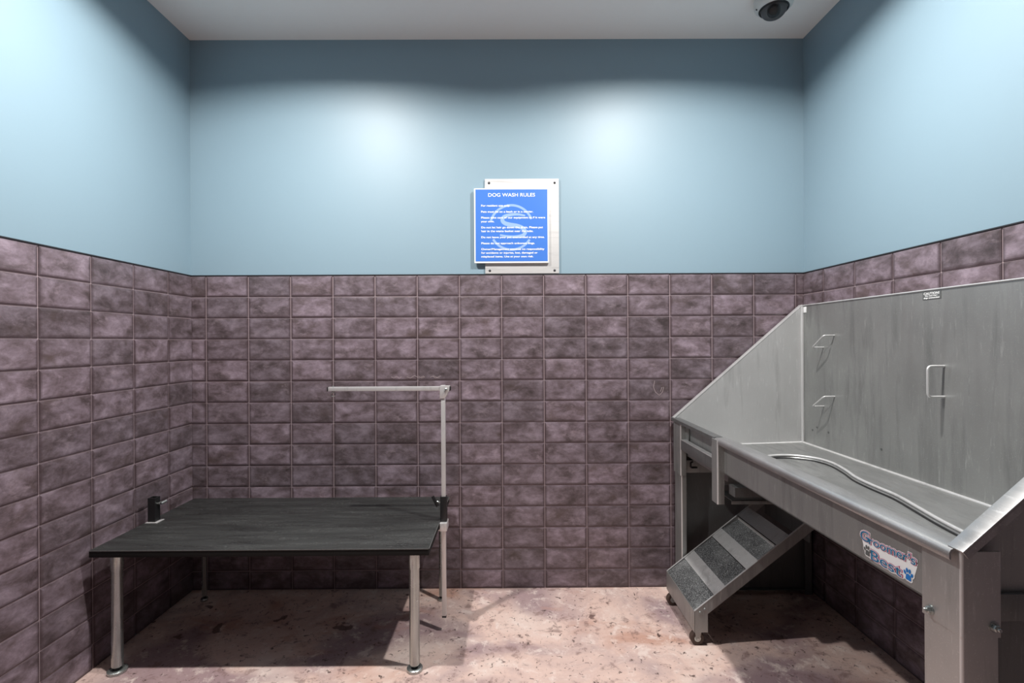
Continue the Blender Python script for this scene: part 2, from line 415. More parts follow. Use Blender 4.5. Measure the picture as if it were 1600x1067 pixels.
# ---------------------------------------------------------------- lamps in the ceiling
def ceiling_lamp(x, y, label, power):
    t = thing('ceiling_light', label, 'ceiling light', (x, y, ZC), 'recessed ceiling lights')
    bm = bmesh.new(); lathe(bm, [(0.075, -0.0005), (0.075, -0.0205), (0.078, -0.0225), (0.096, -0.012), (0.098, -0.0005)], (x, y, ZC), seg=48); obj('baffle_ring', bm, M['white_plastic'], t)
    bm = bmesh.new(); lathe(bm, [(0.0748, -0.0012), (0.034, -0.0012)], (x, y, ZC), seg=40); obj('reflector', bm, M['black'], t)
    bm = bmesh.new(); lathe(bm, [(0.034, -0.0013), (0.0, -0.0014)], (x, y, ZC), seg=40); obj('lens', bm, M['lens'], t)
    ld = bpy.data.lights.new('lamp_glow', 'AREA'); ld.shape = 'DISK'; ld.size = 0.062; ld.energy = power; ld.color = (1.0, 0.965, 0.93)
    lo = bpy.data.objects.new('lamp_glow', ld); C.objects.link(lo); lo.parent = t; lo.location = (0, 0, -0.0025)
ceiling_lamp(-0.835, 1.45, 'round recessed ceiling light above the black grooming table', 45)
ceiling_lamp(0.675, 1.45, 'round recessed ceiling light above the steel dog tub', 45)

# ---------------------------------------------------------------- dome camera
cx, cy = 1.135, 2.105
t = thing('security_camera', 'small dome security camera with smoked lens on the white ceiling', 'security camera', (cx, cy, ZC))
bm = bmesh.new(); lathe(bm, [(0.0, 0), (0.076, 0), (0.078, -0.004), (0.077, -0.026), (0.074, -0.036), (0.066, -0.044), (0.058, -0.048), (0.056, -0.044), (0.0, -0.042)], (cx, cy, ZC), seg=48); obj('housing', bm, M['white_plastic'], t)
bm = bmesh.new(); lathe(bm, [(0.0585, -0.046), (0.0595, -0.0495), (0.057, -0.053), (0.053, -0.053), (0.052, -0.047)], (cx, cy, ZC), seg=48); obj('retaining_ring', bm, M['black'], t)
bm = bmesh.new(); lathe(bm, [(0.0505 * math.cos(a), -0.050 - 0.038 * math.sin(a)) for a in [k * math.pi / 2 / 12 for k in range(12)]] + [(0, -0.088)], (cx, cy, ZC), seg=40); obj('dome', bm, M['smoke'], t)
bm = bmesh.new(); lathe(bm, [(0.0, 0.0), (0.022, 0.0), (0.022, 0.024), (0.016, 0.028), (0.0, 0.026)], (cx, cy, ZC - 0.052), (-0.4, -0.7, -0.6), seg=24); obj('lens', bm, M['black'], t)
for k in range(3):
    a = R(50 + 120 * k)
    bm = bmesh.new(); lathe(bm, [(0.0, 0.0015), (0.0035, 0.001), (0.004, -0.002)], (cx + 0.069 * math.cos(a), cy + 0.069 * math.sin(a), ZC - 0.0425), (math.cos(a) * 0.5, math.sin(a) * 0.5, -0.8), seg=10); obj('screw', bm, M['edge'], t)

# ---------------------------------------------------------------- signs on the back wall
def bw(px, py, y=YB): return (px - 797) * y / F, CAM.z - (py - 534) * y / F
x0, z1 = bw(759, 281); x1, z0 = bw(874, 428)
z0 = TILE_TOP + 0.0055; yp = YB - 0.0105
t = thing('metal_plate', 'brushed silver backing plate screwed to the wall behind the blue sign', 'plate', ((x0 + x1) / 2, yp, z0))
bm = bmesh.new(); box(bm, x0, x1, yp, YB - 0.0002, z0, z1, 0.0012); obj('plate_sheet', bm, M['plate'], t)
for sx, sz in ((x0 + 0.02, z1 - 0.02), (x1 - 0.02, z1 - 0.02), (x0 + 0.022, z0 + 0.014), (x1 - 0.022, z0 + 0.014)):
    bm = bmesh.new(); lathe(bm, [(0.0, 0.0032), (0.0035, 0.0026), (0.0062, 0.0)], (sx, yp, sz), (0, -1, 0), seg=14); obj('screw', bm, M['edge'], t)
x0, z1 = bw(742.5, 297); x1, z0 = bw(857.5, 412.5)
ys = yp - 0.0125
t = thing('rules_sign', 'square blue dog wash rules sign with white border and lettering', 'sign', ((x0 + x1) / 2, ys, z0))
bm = bmesh.new(); box(bm, x0, x1, ys, yp - 0.0005, z0, z1, 0.001); obj('backing_board', bm, M['sign_white'], t)
bm = bmesh.new(); box(bm, x0 + 0.006, x1 - 0.005, ys - 0.0006, ys + 0.0004, z0 + 0.008, z1 - 0.005); obj('printed_face', bm, M['sign_blue'], t)
SW, SH = x1 - x0, z1 - z0
# circle and S emblem
to3 = lambda p: (x0 + 0.5 * SW + p[0], ys - 0.0009, z0 + 0.475 * SH + p[1])
bm = bmesh.new()
rad = 0.290 * SW
for a0, a1 in ((22, 163), (212, 327)):
    ribbon(bm, [(rad * math.cos(R(a)), rad * 1.03 * math.sin(R(a))) for a in [a0 + (a1 - a0) * k / 30 for k in range(31)]], 0.011, to3)
S = [(0.185, 0.158), (0.09, 0.175), (0.0, 0.172), (-0.09, 0.150), (-0.122, 0.105), (-0.095, 0.062), (-0.02, 0.038), (0.08, 0.020), (0.155, -0.012), (0.185, -0.062), (0.155, -0.105), (0.06, -0.125), (-0.05, -0.120), (-0.155, -0.100)]
def catmull(ps, n=6, closed=False):
    ps = [Vector(p) for p in ps]; out = []; N = len(ps)
    for i in range(N if closed else N - 1):
        g = lambda j: ps[j % N] if closed else ps[max(0, min(N - 1, j))]
        p0, p1, p2, p3 = g(i - 1), g(i), g(i + 1), g(i + 2)
        for k in range(n):
            u = k / n
            out.append(0.5 * ((2 * p1) + (p2 - p0) * u + (2 * p0 - 5 * p1 + 4 * p2 - p3) * u * u + (3 * p1 - p0 - 3 * p2 + p3) * u ** 3))
    if not closed: out.append(ps[-1])
    return out
sp = catmull([(a * SW, b * SW) for a, b in S], 5)
ribbon(bm, [tuple(p) for p in sp], [0.008 + 0.012 * math.sin(math.pi * min(1, max(0, i / (len(sp) - 1)))) for i in range(len(sp))], to3)
obj('emblem', bm, M['sign_logo'], t, 0)
bm = bmesh.new()
lines = [("DOG WASH RULES", 0.090, 0.0235, 'C'),
         ("For resident use only.", 0.232, 0.0126, ''), ("Pets must be on a leash or in a carrier.", 0.314, 0.0126, ''),
         ("Please take care of our equipment as if it were", 0.393, 0.0126, ''), ("your own.", 0.444, 0.0126, ''),
         ("Do not let hair go down the drain. Please put", 0.524, 0.0126, ''), ("hair in the waste basket near the tubs.", 0.574, 0.0126, ''),
         ("Do not leave your pet unattended at any time.", 0.655, 0.0126, ''), ("Please do not approach unknown dogs.", 0.736, 0.0126, ''),
         ("Owner/Management assumes no responsibility", 0.815, 0.0126, ''), ("for accidents or injuries, lost, damaged or", 0.864, 0.0126, ''), ("misplaced items. Use at your own risk.", 0.914, 0.0126, '')]
widths = [0.63, .39, .70, .86, .18, .83, .70, .85, .72, .85, .76, .70]
for (s, fz, size, al), wd in zip(lines, widths):
    me = text_mesh(s, size, Matrix.Identity(4), 0.0003 if al == '' else 0.0002)
    w_now = max(v.co.x for v in me.vertices) - min(v.co.x for v in me.vertices)
    k = wd * SW / w_now
    xs = x0 + (0.5 * SW - wd * SW / 2 if al == 'C' else 0.092 * SW)
    me.transform(basis((xs, ys - 0.0013, z1 - fz * SH - size * 0.32), (1, 0, 0), (0, 0, 1)) @ Matrix.Diagonal((k, 1, 1, 1)))
    bm.from_mesh(me); bpy.data.meshes.remove(me)
obj('lettering', bm, M['sign_white'], t, 0)

# ---------------------------------------------------------------- grooming table
TX0, TX1, TY0, TY1, TZ = -1.498, -0.292, 1.755, 2.340, 0.4565
t = thing('grooming_table', 'low black rubber-topped grooming table on chromed tube legs', 'grooming table', ((TX0 + TX1) / 2, (TY0 + TY1) / 2, 0))
bm = bmesh.new(); box(bm, TX0, TX1, TY0, TY1, TZ - 0.026, TZ - 0.003, 0.003); box(bm, TX0 + 0.05, TX1 - 0.05, TY0 + 0.05, TY1 - 0.05, TZ - 0.045, TZ - 0.026); obj('tabletop', bm, M['black_matt'], t)
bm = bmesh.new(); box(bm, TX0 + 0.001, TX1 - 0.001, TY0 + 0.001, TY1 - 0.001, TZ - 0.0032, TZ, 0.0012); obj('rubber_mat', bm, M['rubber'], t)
bm = bmesh.new(); box(bm, TX0 + 0.002, TX1 - 0.002, TY0 - 0.0012, TY0 + 0.0012, TZ - 0.004, TZ - 0.0005, 0.0008); box(bm, TX1 - 0.0012, TX1 + 0.0012, TY0, TY1 - 0.002, TZ - 0.004, TZ - 0.0005, 0.0008); obj('edge_highlight_strip', bm, M['edge_highlight'], t)  # grey strips put the light caught by the table edge into colour
def table_leg(x, y, r, fr):
    bm = bmesh.new(); lathe(bm, [(0, TZ - 0.0265), (r * 1.10, TZ - 0.0265), (r * 1.10, TZ - 0.085), (r, TZ - 0.0875), (r, 0.026), (r * 0.95, 0.022), (0, 0.022)], (x, y, 0), seg=28); o = obj('leg', bm, M['chrome'], t)
    bm = bmesh.new(); lathe(bm, [(0, 0.0), (fr * 0.96, 0.0), (fr, 0.003), (fr, 0.010), (fr * 0.86, 0.013), (fr * 0.66, 0.013), (fr * 0.60, 0.009), (fr * 0.3, 0.009), (fr * 0.3, 0.023), (0, 0.023)], (x, y, 0), seg=28); obj('foot', bm, M['chrome'], o)
    bm = bmesh.new(); lathe(bm, [(fr * 0.42, 0.0095), (fr * 0.42, 0.0215), (fr * 0.305, 0.0215), (fr * 0.305, 0.0095)], (x, y, 0), seg=6); obj('levelling_nut', bm, M['black'], o)
table_leg(-1.430, 1.795, 0.0185, 0.0315); table_leg(-0.352, 1.792, 0.0185, 0.0285)
table_leg(-1.420, 2.288, 0.0110, 0.0160); table_leg(-0.322, 2.275, 0.0110, 0.0160)

# arm clamped to the right edge
AX, AY = -0.303 + 0.024, 2.030
t = thing('grooming_arm', 'silver L-shaped grooming arm clamped to the edge of the black table', 'grooming arm', (AX, AY, TZ))
AX = -0.276
bm = bmesh.new()
box(bm, AX - 0.0135, AX + 0.0135, AY - 0.0135, AY + 0.0135, TZ - 0.002, TZ + 0.100, 0.0015)
obj('clamp_sleeve', bm, M['black'], t)
bm = bmesh.new()
box(bm, AX - 0.0135, AX + 0.016, AY - 0.03, AY + 0.03, TZ + 0.001 - 0.036, TZ - 0.0025, 0.002)
box(bm, AX - 0.05, AX + 0.014, AY - 0.026, AY + 0.026, TZ - 0.034, TZ - 0.0285, 0.001)
obj('clamp_bracket', bm, M['alu'], t)
bm = bmesh.new(); box(bm, AX - 0.0085, AX + 0.0085, AY - 0.0085, AY + 0.0085, 0.066, 1.012, 0.0015); post = obj('post', bm, M['alu'], t)
bm = bmesh.new(); box(bm, AX - 0.0087, AX + 0.0087, AY - 0.0087, AY + 0.0087, 0.060, 0.068, 0.001); obj('end_cap', bm, M['edge'], post)
AZ = 0.9985
bm = bmesh.new(); box(bm, AX - 0.470, AX + 0.026, AY - 0.0085, AY + 0.0085, AZ - 0.0085, AZ + 0.0085, 0.0015); arm = obj('arm', bm, M['alu'], t)
bm = bmesh.new(); box(bm, AX - 0.4745, AX - 0.4695, AY - 0.0088, AY + 0.0088, AZ - 0.0088, AZ + 0.0088, 0.001); obj('end_cap', bm, M['black'], arm)
bm = bmesh.new(); box(bm, AX + 0.0258, AX + 0.031, AY - 0.0088, AY + 0.0088, AZ - 0.0088, AZ + 0.0088, 0.001); obj('end_cap', bm, M['black'], arm)
bm = bmesh.new()
for sy in (-0.0115, 0.0089):
    prism(bm, [(AX - 0.0125, AY + sy, AZ + 0.0115), (AX + 0.027, AY + sy, AZ + 0.0115), (AX + 0.027, AY + sy, AZ - 0.004), (AX + 0.008, AY + sy, AZ - 0.040), (AX - 0.0125, AY + sy, AZ - 0.040)], (0, 0.0026, 0), 0.0006)
br = obj('corner_bracket', bm, M['alu'], t)
bm = bmesh.new(); lathe(bm, [(0.0, 0.005), (0.003, 0.005), (0.0052, 0.003), (0.0052, 0.0)], (AX + 0.013, AY - 0.0115, AZ - 0.002), (0, -1, 0), seg=12)
tube(bm, [(AX + 0.013, AY - 0.0135, AZ - 0.002), (AX + 0.006, AY - 0.0145, AZ - 0.012)], 0.002, 8); obj('bolt', bm, M['chrome'], br)
ex = AX - 0.452
bm = bmesh.new()
tube(bm, [(ex, AY, AZ - 0.008), (ex, AY, AZ - 0.014)], 0.0022, 8)
tube(bm, [(ex + 0.0085 * math.sin(a), AY, AZ - 0.0225 + 0.0085 * math.cos(a)) for a in [2 * math.pi * k / 24 for k in range(25)]], 0.0016, 8, False)
tube(bm, [(ex, AY, AZ + 0.008), (ex, AY, AZ + 0.0135)], 0.0035, 8)
obj('eye_bolt', bm, M['chrome'], t)
bm = bmesh.new(); tube(bm, [(AX - 0.013, AY - 0.004, TZ + 0.074), (AX - 0.030, AY - 0.008, TZ + 0.080)], [0.0045, 0.0035], 10); kb = obj('clamp_screw', bm, M['chrome'], t)
bm = bmesh.new(); obox(bm, (AX - 0.034, AY - 0.010, TZ + 0.082), (1, 0, 0.5), (0, 1, 0), (-0.5, 0, 1), 0.012, 0.012, 0.046, 0.003); obj('wing_knob', bm, M['black'], kb)

# empty clamp on the left edge
LX, LY = -1.468, 2.035
t = thing('arm_clamp', 'empty black arm clamp at the table edge beside the tiled wall', 'clamp', (LX, LY, TZ))
bm = bmesh.new()
w = 0.015
ring = [(-w, -w), (w, -w), (w, w), (-w, w)]; inn = [(a * 0.72, b * 0.72) for a, b in ring]
zt, zb = TZ + 0.101, TZ + 0.003
for k in range(4):
    a, b_, c, d = ring[k], ring[(k + 1) % 4], inn[(k + 1) % 4], inn[k]
    V = lambda p, z: bm.verts.new((LX + p[0], LY + p[1], z))
    bm.faces.new((V(a, zb), V(b_, zb), V(b_, zt), V(a, zt))); bm.faces.new((V(a, zt), V(b_, zt), V(c, zt), V(d, zt)))
    bm.faces.new((V(d, zt), V(c, zt), V(c, zb), V(d, zb))); bm.faces.new((V(d, zb), V(c, zb), V(b_, zb), V(a, zb)))
bmesh.ops.remove_doubles(bm, verts=bm.verts[:], dist=1e-6)
obj('clamp_sleeve', bm, M['black'], t)
bm = bmesh.new(); box(bm, LX - 0.02, LX + 0.028, LY - 0.024, LY + 0.022, TZ + 0.0002, TZ + 0.004, 0.001); obj('clamp_plate', bm, M['alu'], t)
bm = bmesh.new(); tube(bm, [(LX + 0.0148, LY, TZ + 0.074), (LX + 0.024, LY, TZ + 0.076), (LX + 0.0245, LY, TZ + 0.076), (LX + 0.036, LY, TZ + 0.079)], [0.0045, 0.0045, 0.0065, 0.0065], 12)
tube(bm, [(LX + 0.036, LY - 0.01, TZ + 0.078), (LX + 0.042, LY + 0.012, TZ + 0.082)], 0.0055, 10); obj('clamp_screw', bm, M['chrome'], t)

# ---------------------------------------------------------------- dog washing tub
BX = 1.385                       # inner face of the back splash
FX = 0.780                       # front of the tub
YE, YN = 2.330, 0.872            # inner faces of the far and near ends
ZR, ZF, ZT = 0.824, 0.7065, 1.353
tub = thing('dog_washing_tub', 'large stainless steel dog washing tub against the tiled wall', 'dog tub', (1.09, 1.6, 0))
# basin: dished floor with a winding step
step = catmull([(0.70, 2.00), (0.90, 2.035), (1.05, 2.068), (1.13, 2.086), (1.195, 2.072), (1.248, 2.02), (1.264, 1.94), (1.245, 1.836), (1.216, 1.737), (1.205, 1.647), (1.200, 1.536), (1.178, 1.433), (1.158, 1.348), (1.142, 1.26), (1.125, 1.13), (1.105, 1.02), (1.06, 0.95), (0.95, 0.93), (0.70, 0.92)], 8)
SPX = np.array([tuple(p) for p in step])
gx = np.linspace(FX + 0.084, BX, 170); gy = np.linspace(YN, YE, 360)
GX, GY = np.meshgrid(gx, gy, indexing='ij'); Q = np.stack([GX.ravel(), GY.ravel()], 1)
dmin = np.full(len(Q), 9.0)
for a, b_ in zip(SPX, SPX[1:]):
    ab = b_ - a; u = np.clip(((Q - a) @ ab) / (ab @ ab + 1e-12), 0, 1)
    dmin = np.minimum(dmin, np.linalg.norm(Q - (a + u[:, None] * ab), axis=1))
inside = np.zeros(len(Q), bool)
for a, b_ in zip(SPX, np.roll(SPX, -1, 0)):
    c = (a[1] > Q[:, 1]) != (b_[1] > Q[:, 1])
    with np.errstate(divide='ignore', invalid='ignore'):
        xi = (b_[0] - a[0]) * (Q[:, 1] - a[1]) / (b_[1] - a[1]) + a[0]
    inside ^= c & (Q[:, 0] < xi)
sd = np.where(inside, -dmin, dmin)
slope = -0.012 * (BX - Q[:, 0]) / (BX - FX)
zz = ZF + slope - 0.012 / (1 + np.exp(np.clip(sd / 0.0014, -60, 60)))
dd = np.hypot(Q[:, 0] - 1.105, Q[:, 1] - 1.87)
zz -= 0.006 * np.exp(-(dd / 0.055) ** 4)
me = bpy.data.meshes.new('basin')
nx, ny = len(gx), len(gy)
vs = [(float(p[0]), float(p[1]), float(z)) for p, z in zip(Q, zz)]
fs = [(i * ny + j, (i + 1) * ny + j, (i + 1) * ny + j + 1, i * ny + j + 1) for i in range(nx - 1) for j in range(ny - 1)]
me.from_pydata(vs, [], fs)
bm = bmesh.new(); bm.from_mesh(me); bpy.data.meshes.remove(me)
bmesh.ops.recalc_face_normals(bm, faces=bm.faces[:])
prism(bm, [(FX + 0.034, YN, ZR - 0.004), (FX + 0.086, YN, 0.696), (FX + 0.082, YN, 0.694), (FX + 0.030, YN, ZR - 0.004)], (0, YE - YN, 0))   # inner front wall
obj('basin', bm, M['steel_floor'], tub, 60)
fz = lambda p: ZF - 0.012 * (BX - p[0]) / (BX - FX)
sel = [p for p in step if p[0] > FX + 0.10]
bm = bmesh.new(); tube(bm, [(p[0] + 0.004, p[1] + 0.001, fz(p) + 0.0005) for p in sel], 0.0052, 10); obj('step_bead', bm, M['steel_bright'], tub, 60)
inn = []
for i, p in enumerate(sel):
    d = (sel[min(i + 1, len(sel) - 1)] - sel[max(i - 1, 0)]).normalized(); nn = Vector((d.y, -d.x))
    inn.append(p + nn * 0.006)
bm = bmesh.new(); tube(bm, [(p[0], p[1], fz(p) - 0.0105) for p in inn], 0.0035, 8); obj('groove_shade', bm, M['black'], tub, 60)  # dark tube added to stand for the shade in the step's groove
bm = bmesh.new()
lathe(bm, [(0.040, 0.003), (0.036, 0.0055), (0.030, 0.003), (0.0, 0.002)], (1.105, 1.87, ZF - 0.0335 + 0.006), seg=28)
dr = obj('drain', bm, M['steel_bright'], tub)
bm = bmesh.new()
for k in range(6):
    a = k * math.pi / 3; lathe(bm, [(0.0, 0.0045), (0.005, 0.0045), (0.005, 0.002)], (1.105 + 0.019 * math.cos(a), 1.87 + 0.019 * math.sin(a), ZF - 0.0275), seg=10)
obj('strainer_hole', bm, M['hole'], dr)
# back splash with a rolled top
bm = bmesh.new()
box(bm, BX, BX + 0.003, YN - 0.02, YE + 0.02, 0.56, ZT)
box(bm, BX - 0.001, BX + 0.026, YN - 0.02, YE + 0.02, ZT - 0.002, ZT + 0.002, 0.0015)
splash = obj('backsplash', bm, M['steel'], tub)
bm = bmesh.new(); tube(bm, [(BX - 0.001, YN - 0.02, ZT), (BX - 0.001, YE, ZT)], 0.0028, 8); obj('bright_edge', bm, M['steel_bright'], splash)  # edge strip in brighter steel
bm = bmesh.new()
tube(bm, [(BX - 0.004, YE - 0.004, ZF - 0.002), (BX - 0.004, YE - 0.004, ZT - 0.004)], 0.0065, 10)
tube(bm, [(BX - 0.003, YN, ZF), (BX - 0.003, YE - 0.002, ZF)], 0.0055, 10)
tube(bm, [(FX + 0.03, YE - 0.003, ZF - 0.018), (BX - 0.002, YE - 0.003, ZF)], 0.0055, 10)
obj('welded_seam', bm, M['steel_bright'], tub)
# end panels with a slanted lip turned outwards
def end_panel(y, out):
    th = 0.003 * out; yo = 0.030 * out
    bm = bmesh.new()
    prism(bm, [(FX + 0.005, y, 0.565), (BX + 0.002, y, 0.565), (BX + 0.002, y, ZT), (FX + 0.005, y, ZR + 0.004)], (0, th, 0))
    o = obj('end_panel', bm, M['steel_light'] if out > 0 else M['steel'], tub)  # far panel in lighter steel, lamp light put into its colour
    bm = bmesh.new()
    dx, dz = BX - FX, ZT - ZR; L = math.hypot(dx, dz); nxn, nz = -dz / L, dx / L
    a, b_ = Vector((FX - 0.004, y, ZR - 0.002)), Vector((BX + 0.002, y, ZT + 0.001))
    n = Vector((nxn, 0, nz))
    prism(bm, [a, a + Vector((0, yo, 0)) , a + Vector((0, yo, 0)) + n * 0.004, a + n * 0.005], b_ - a, 0.0011)
    prism(bm, [a + Vector((0, yo - 0.002 * out, 0)), a + Vector((0, yo, 0)), a + Vector((0, yo, 0)) - n * 0.012, a + Vector((0, yo - 0.002 * out, 0)) - n * 0.012], b_ - a)
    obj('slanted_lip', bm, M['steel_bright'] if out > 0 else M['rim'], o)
    return o
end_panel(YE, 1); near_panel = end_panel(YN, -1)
# front rim: folded edge along the front
def rim(y0, y1, prof, name, mat):
    bm = bmesh.new(); prism(bm, [(x, y0, z) for x, z in prof], (0, y1 - y0, 0)); return obj(name, bm, mat, tub, 50)
prof = [(0.8205, ZR - 0.012), (0.8215, ZR - 0.003), (0.818, ZR), (0.806, ZR + 0.0015), (0.776, ZR + 0.0005), (0.769, ZR - 0.002), (0.766, ZR - 0.008), (0.766, ZR - 0.018), (0.7685, ZR - 0.021),
        (0.7695, ZR - 0.017), (0.7695, ZR - 0.009), (0.772, ZR - 0.005), (0.778, ZR - 0.003), (0.815, ZR - 0.003), (0.8165, ZR - 0.012)]
rim(YN - 0.012, 1.856, prof, 'front_rim', M['rim'])
prof2 = [(0.800, ZR - 0.002), (0.800, ZR + 0.002), (0.772, ZR + 0.002), (0.768, ZR), (0.768, ZR - 0.014), (0.771, ZR - 0.014), (0.771, ZR - 0.002)]
rim(1.858, YE + 0.028, prof2, 'door_rim', M['steel_dark'])
# front apron
bm = bmesh.new(); box(bm, FX + 0.010, FX + 0.013, 0.93, 1.83, 0.698, ZR - 0.003); box(bm, FX + 0.010, FX + 0.076, 0.93, 1.83, 0.697, 0.6995); obj('front_apron', bm, M['steel'], tub)
bm = bmesh.new(); box(bm, FX, FX + 0.022, 1.865, 2.262, 0.690, 0.736, 0.0015); dro = obj('door_rail', bm, M['steel_dark'], tub)
bm = bmesh.new(); box(bm, FX - 0.001, FX + 0.023, 1.874, 2.256, 0.7352, 0.7382, 0.001); obj('bright_edge', bm, M['steel_bright'], dro)  # added strip puts a bright highlight on the rail's top edge
bm = bmesh.new()
box(bm, FX + 0.031, FX + 0.034, 1.84, 2.30, 0.66, ZR - 0.030)
box(bm, FX + 0.022, FX + 0.027, 1.87, 1.90, 0.737, 0.818, 0.001); box(bm, FX + 0.022, FX + 0.027, 2.225, 2.262, 0.737, 0.818, 0.001)
box(bm, FX + 0.016, FX + 0.027, 1.90, 2.225, 0.800, 0.806, 0.001)
obj('door_panel', bm, M['steel'], tub)
def channel(x0, x1, y0, y1, z0, z1, name, mat, parent):
    """front post: folded sheet with a -x face, a -y face and an inner lip"""
    bm = bmesh.new()
    r = 0.0042
    arc = [(x0 + r - r * math.cos(a), y0 + r - r * math.sin(a), z0) for a in [math.pi / 2 * k / 6 for k in range(7)]]
    prism(bm, arc + [(x1, y0, z0), (x1, y0 + 0.004, z0), (x0 + 0.004, y0 + 0.004, z0), (x0 + 0.004, y1, z0), (x0, y1, z0)], (0, 0, z1 - z0))
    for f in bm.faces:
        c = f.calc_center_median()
        if len(f.verts) == 4 and c.x < x0 + r * 0.95 and c.y < y0 + r * 0.95: f.material_index = 1     # brighter steel puts a highlight into the fold's colour
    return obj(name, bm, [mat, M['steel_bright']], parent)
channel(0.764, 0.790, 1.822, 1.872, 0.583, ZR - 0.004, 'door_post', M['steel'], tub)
# corner legs: an upper sleeve over each leg
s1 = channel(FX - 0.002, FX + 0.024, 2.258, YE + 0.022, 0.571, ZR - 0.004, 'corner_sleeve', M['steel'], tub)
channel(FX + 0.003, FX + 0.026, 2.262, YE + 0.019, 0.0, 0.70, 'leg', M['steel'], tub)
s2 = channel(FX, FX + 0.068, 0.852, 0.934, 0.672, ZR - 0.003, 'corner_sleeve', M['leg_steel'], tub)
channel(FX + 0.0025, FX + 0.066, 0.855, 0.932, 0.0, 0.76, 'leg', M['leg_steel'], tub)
def bolt(c, ax, parent):
    bm = bmesh.new(); c = Vector(c); a = Vector(ax)
    lathe(bm, [(0.0, 0.0015), (0.0092, 0.0015), (0.0092, 0.0)], c, a, seg=20)
    lathe(bm, [(0.0, 0.0075), (0.0052, 0.0075), (0.0066, 0.006), (0.0066, 0.0015)], c, a, seg=6)
    lathe(bm, [(0.0, 0.0125), (0.0028, 0.0125), (0.0036, 0.0115), (0.0036, 0.0075)], c, a, seg=12)
    obj('bolt', bm, M['chrome'], parent)
bolt((FX, 0.9165, 0.6865), (-1, 0, 0), s2); bolt((FX + 0.056, 0.852, 0.691), (0, -1, 0), s2)
# far and near end sheets down to the floor, braces
bm = bmesh.new()
box(bm, FX + 0.028, BX + 0.02, YE - 0.006, YE - 0.003, 0.022, 0.70)
box(bm, FX + 0.028, BX + 0.02, YE - 0.026, YE - 0.003, 0.020, 0.024, 0.001)
box(bm, BX - 0.012, BX + 0.022, YE - 0.03, YE - 0.027, 0.0, 0.70); box(bm, BX + 0.019, BX + 0.022, YE - 0.03, YE - 0.003, 0.0, 0.70)
obj('end_sheet', bm, M['steel_dark'], tub)
bm = bmesh.new()
box(bm, FX + 0.058, BX + 0.02, YN - 0.006, YN - 0.003, 0.05, 0.72)
obj('end_sheet', bm, M['steel_dark'], tub)
bm = bmesh.new(); box(bm, FX + 0.070, BX + 0.02, YN - 0.014, YN - 0.0065, 0.697, 0.744, 0.001); obj('cross_brace', bm, M['steel_dark'], tub)
bm = bmesh.new(); box(bm, FX + 0.030, BX + 0.02, YE - 0.034, YE - 0.0305, 0.574, 0.632, 0.001); cb = obj('cross_brace', bm, M['steel'], tub)
bm = bmesh.new(); tube(bm, round_path([(0.868, YE - 0.036, 0.598), (0.838, YE - 0.036, 0.598), (0.838, YE - 0.036, 0.622), (0.848, YE - 0.036, 0.626)], 0.007), 0.004, 8); obj('latch_hook', bm, M['black'], cb)
bm = bmesh.new(); box(bm, 0.955, BX, 2.13, 2.27, 0.494, 0.498, 0.001); box(bm, 0.955, BX, 2.13, 2.134, 0.480, 0.498, 0.001); box(bm, 0.955, BX, 2.262, 2.29, 0.525, 0.56, 0.001)
box(bm, BX - 0.02, BX, 2.13, YE - 0.03, 0.47, 0.70)
obj('step_storage_shelf', bm, M['steel'], tub)
bm = bmesh.new()
box(bm, FX + 0.03, BX + 0.02, 1.78, 1.83, ZF - 0.085, ZF - 0.05)
obj('floor_brace', bm, M['steel_dark'], tub)
# wire hose hooks and the grab handle on the back splash
for za, zb_ in ((1.209, 1.157), (0.948, 0.897)):
    bm = bmesh.new()
    tube(bm, round_path([(BX + 0.001, 2.102, za), (BX - 0.046, 2.102, za), (BX - 0.050, 2.175, zb_), (BX + 0.001, 2.175, zb_)], 0.010), 0.0032, 10)
    obj('hose_hook', bm, M['steel_bright'], tub)
bm = bmesh.new(); tube(bm, round_path([(BX + 0.001, 1.570, 1.104), (BX - 0.052, 1.570, 1.104), (BX - 0.052, 1.570, 1.006), (BX + 0.001, 1.570, 1.006)], 0.013), 0.0042, 12); obj('grab_handle', bm, M['steel_bright'], tub)
# plug holes and little fixings on the splash
for px, py in ((1270, 675), (1277, 671), (1295, 679), (1378, 706)):
    bm = bmesh.new(); y = BX * F / (px - 797); lathe(bm, [(0.0, 0.0012), (0.0045, 0.0012), (0.0045, 0.0)], (BX, y, CAM.z - (py - 534) * y / F), (-1, 0, 0), seg=12)
    obj('plug', bm, M['steel_dark'], tub)
# caution label
y1l, y0l = 1.649, 1.579
bm = bmesh.new(); box(bm, BX - 0.0012, BX - 0.0002, y0l, y1l, 1.322, 1.347); cl = obj('caution_label', bm, M['logo_grey'], tub)
cl['label'] = 'small grey caution label with white lettering'
bm = bmesh.new()
for s, z, sz, wd in (("CAUTION!", 1.3375, 0.0105, 0.060), ("Do not leave", 1.3315, 0.0062, 0.048), ("dogs unattended", 1.3245, 0.0066, 0.060)):
    me = text_mesh(s, sz, Matrix.Identity(4), 0.0003)
    k = wd / (max(v.co.x for v in me.vertices) - min(v.co.x for v in me.vertices))
    me.transform(basis((BX - 0.0018, (y0l + y1l) / 2 + wd / 2, z), (0, -1, 0), (0, 0, 1)) @ Matrix.Diagonal((k, 1, 1, 1))); bm.from_mesh(me); bpy.data.meshes.remove(me)
obj('lettering', bm, M['sign_white'], cl, 0)
bm = bmesh.new(); box(bm, BX - 0.003, BX - 0.0005, YE - 0.032, YE - 0.012, 1.318, 1.345, 0.0006); obj('corner_tag', bm, M['sign_white'], tub)
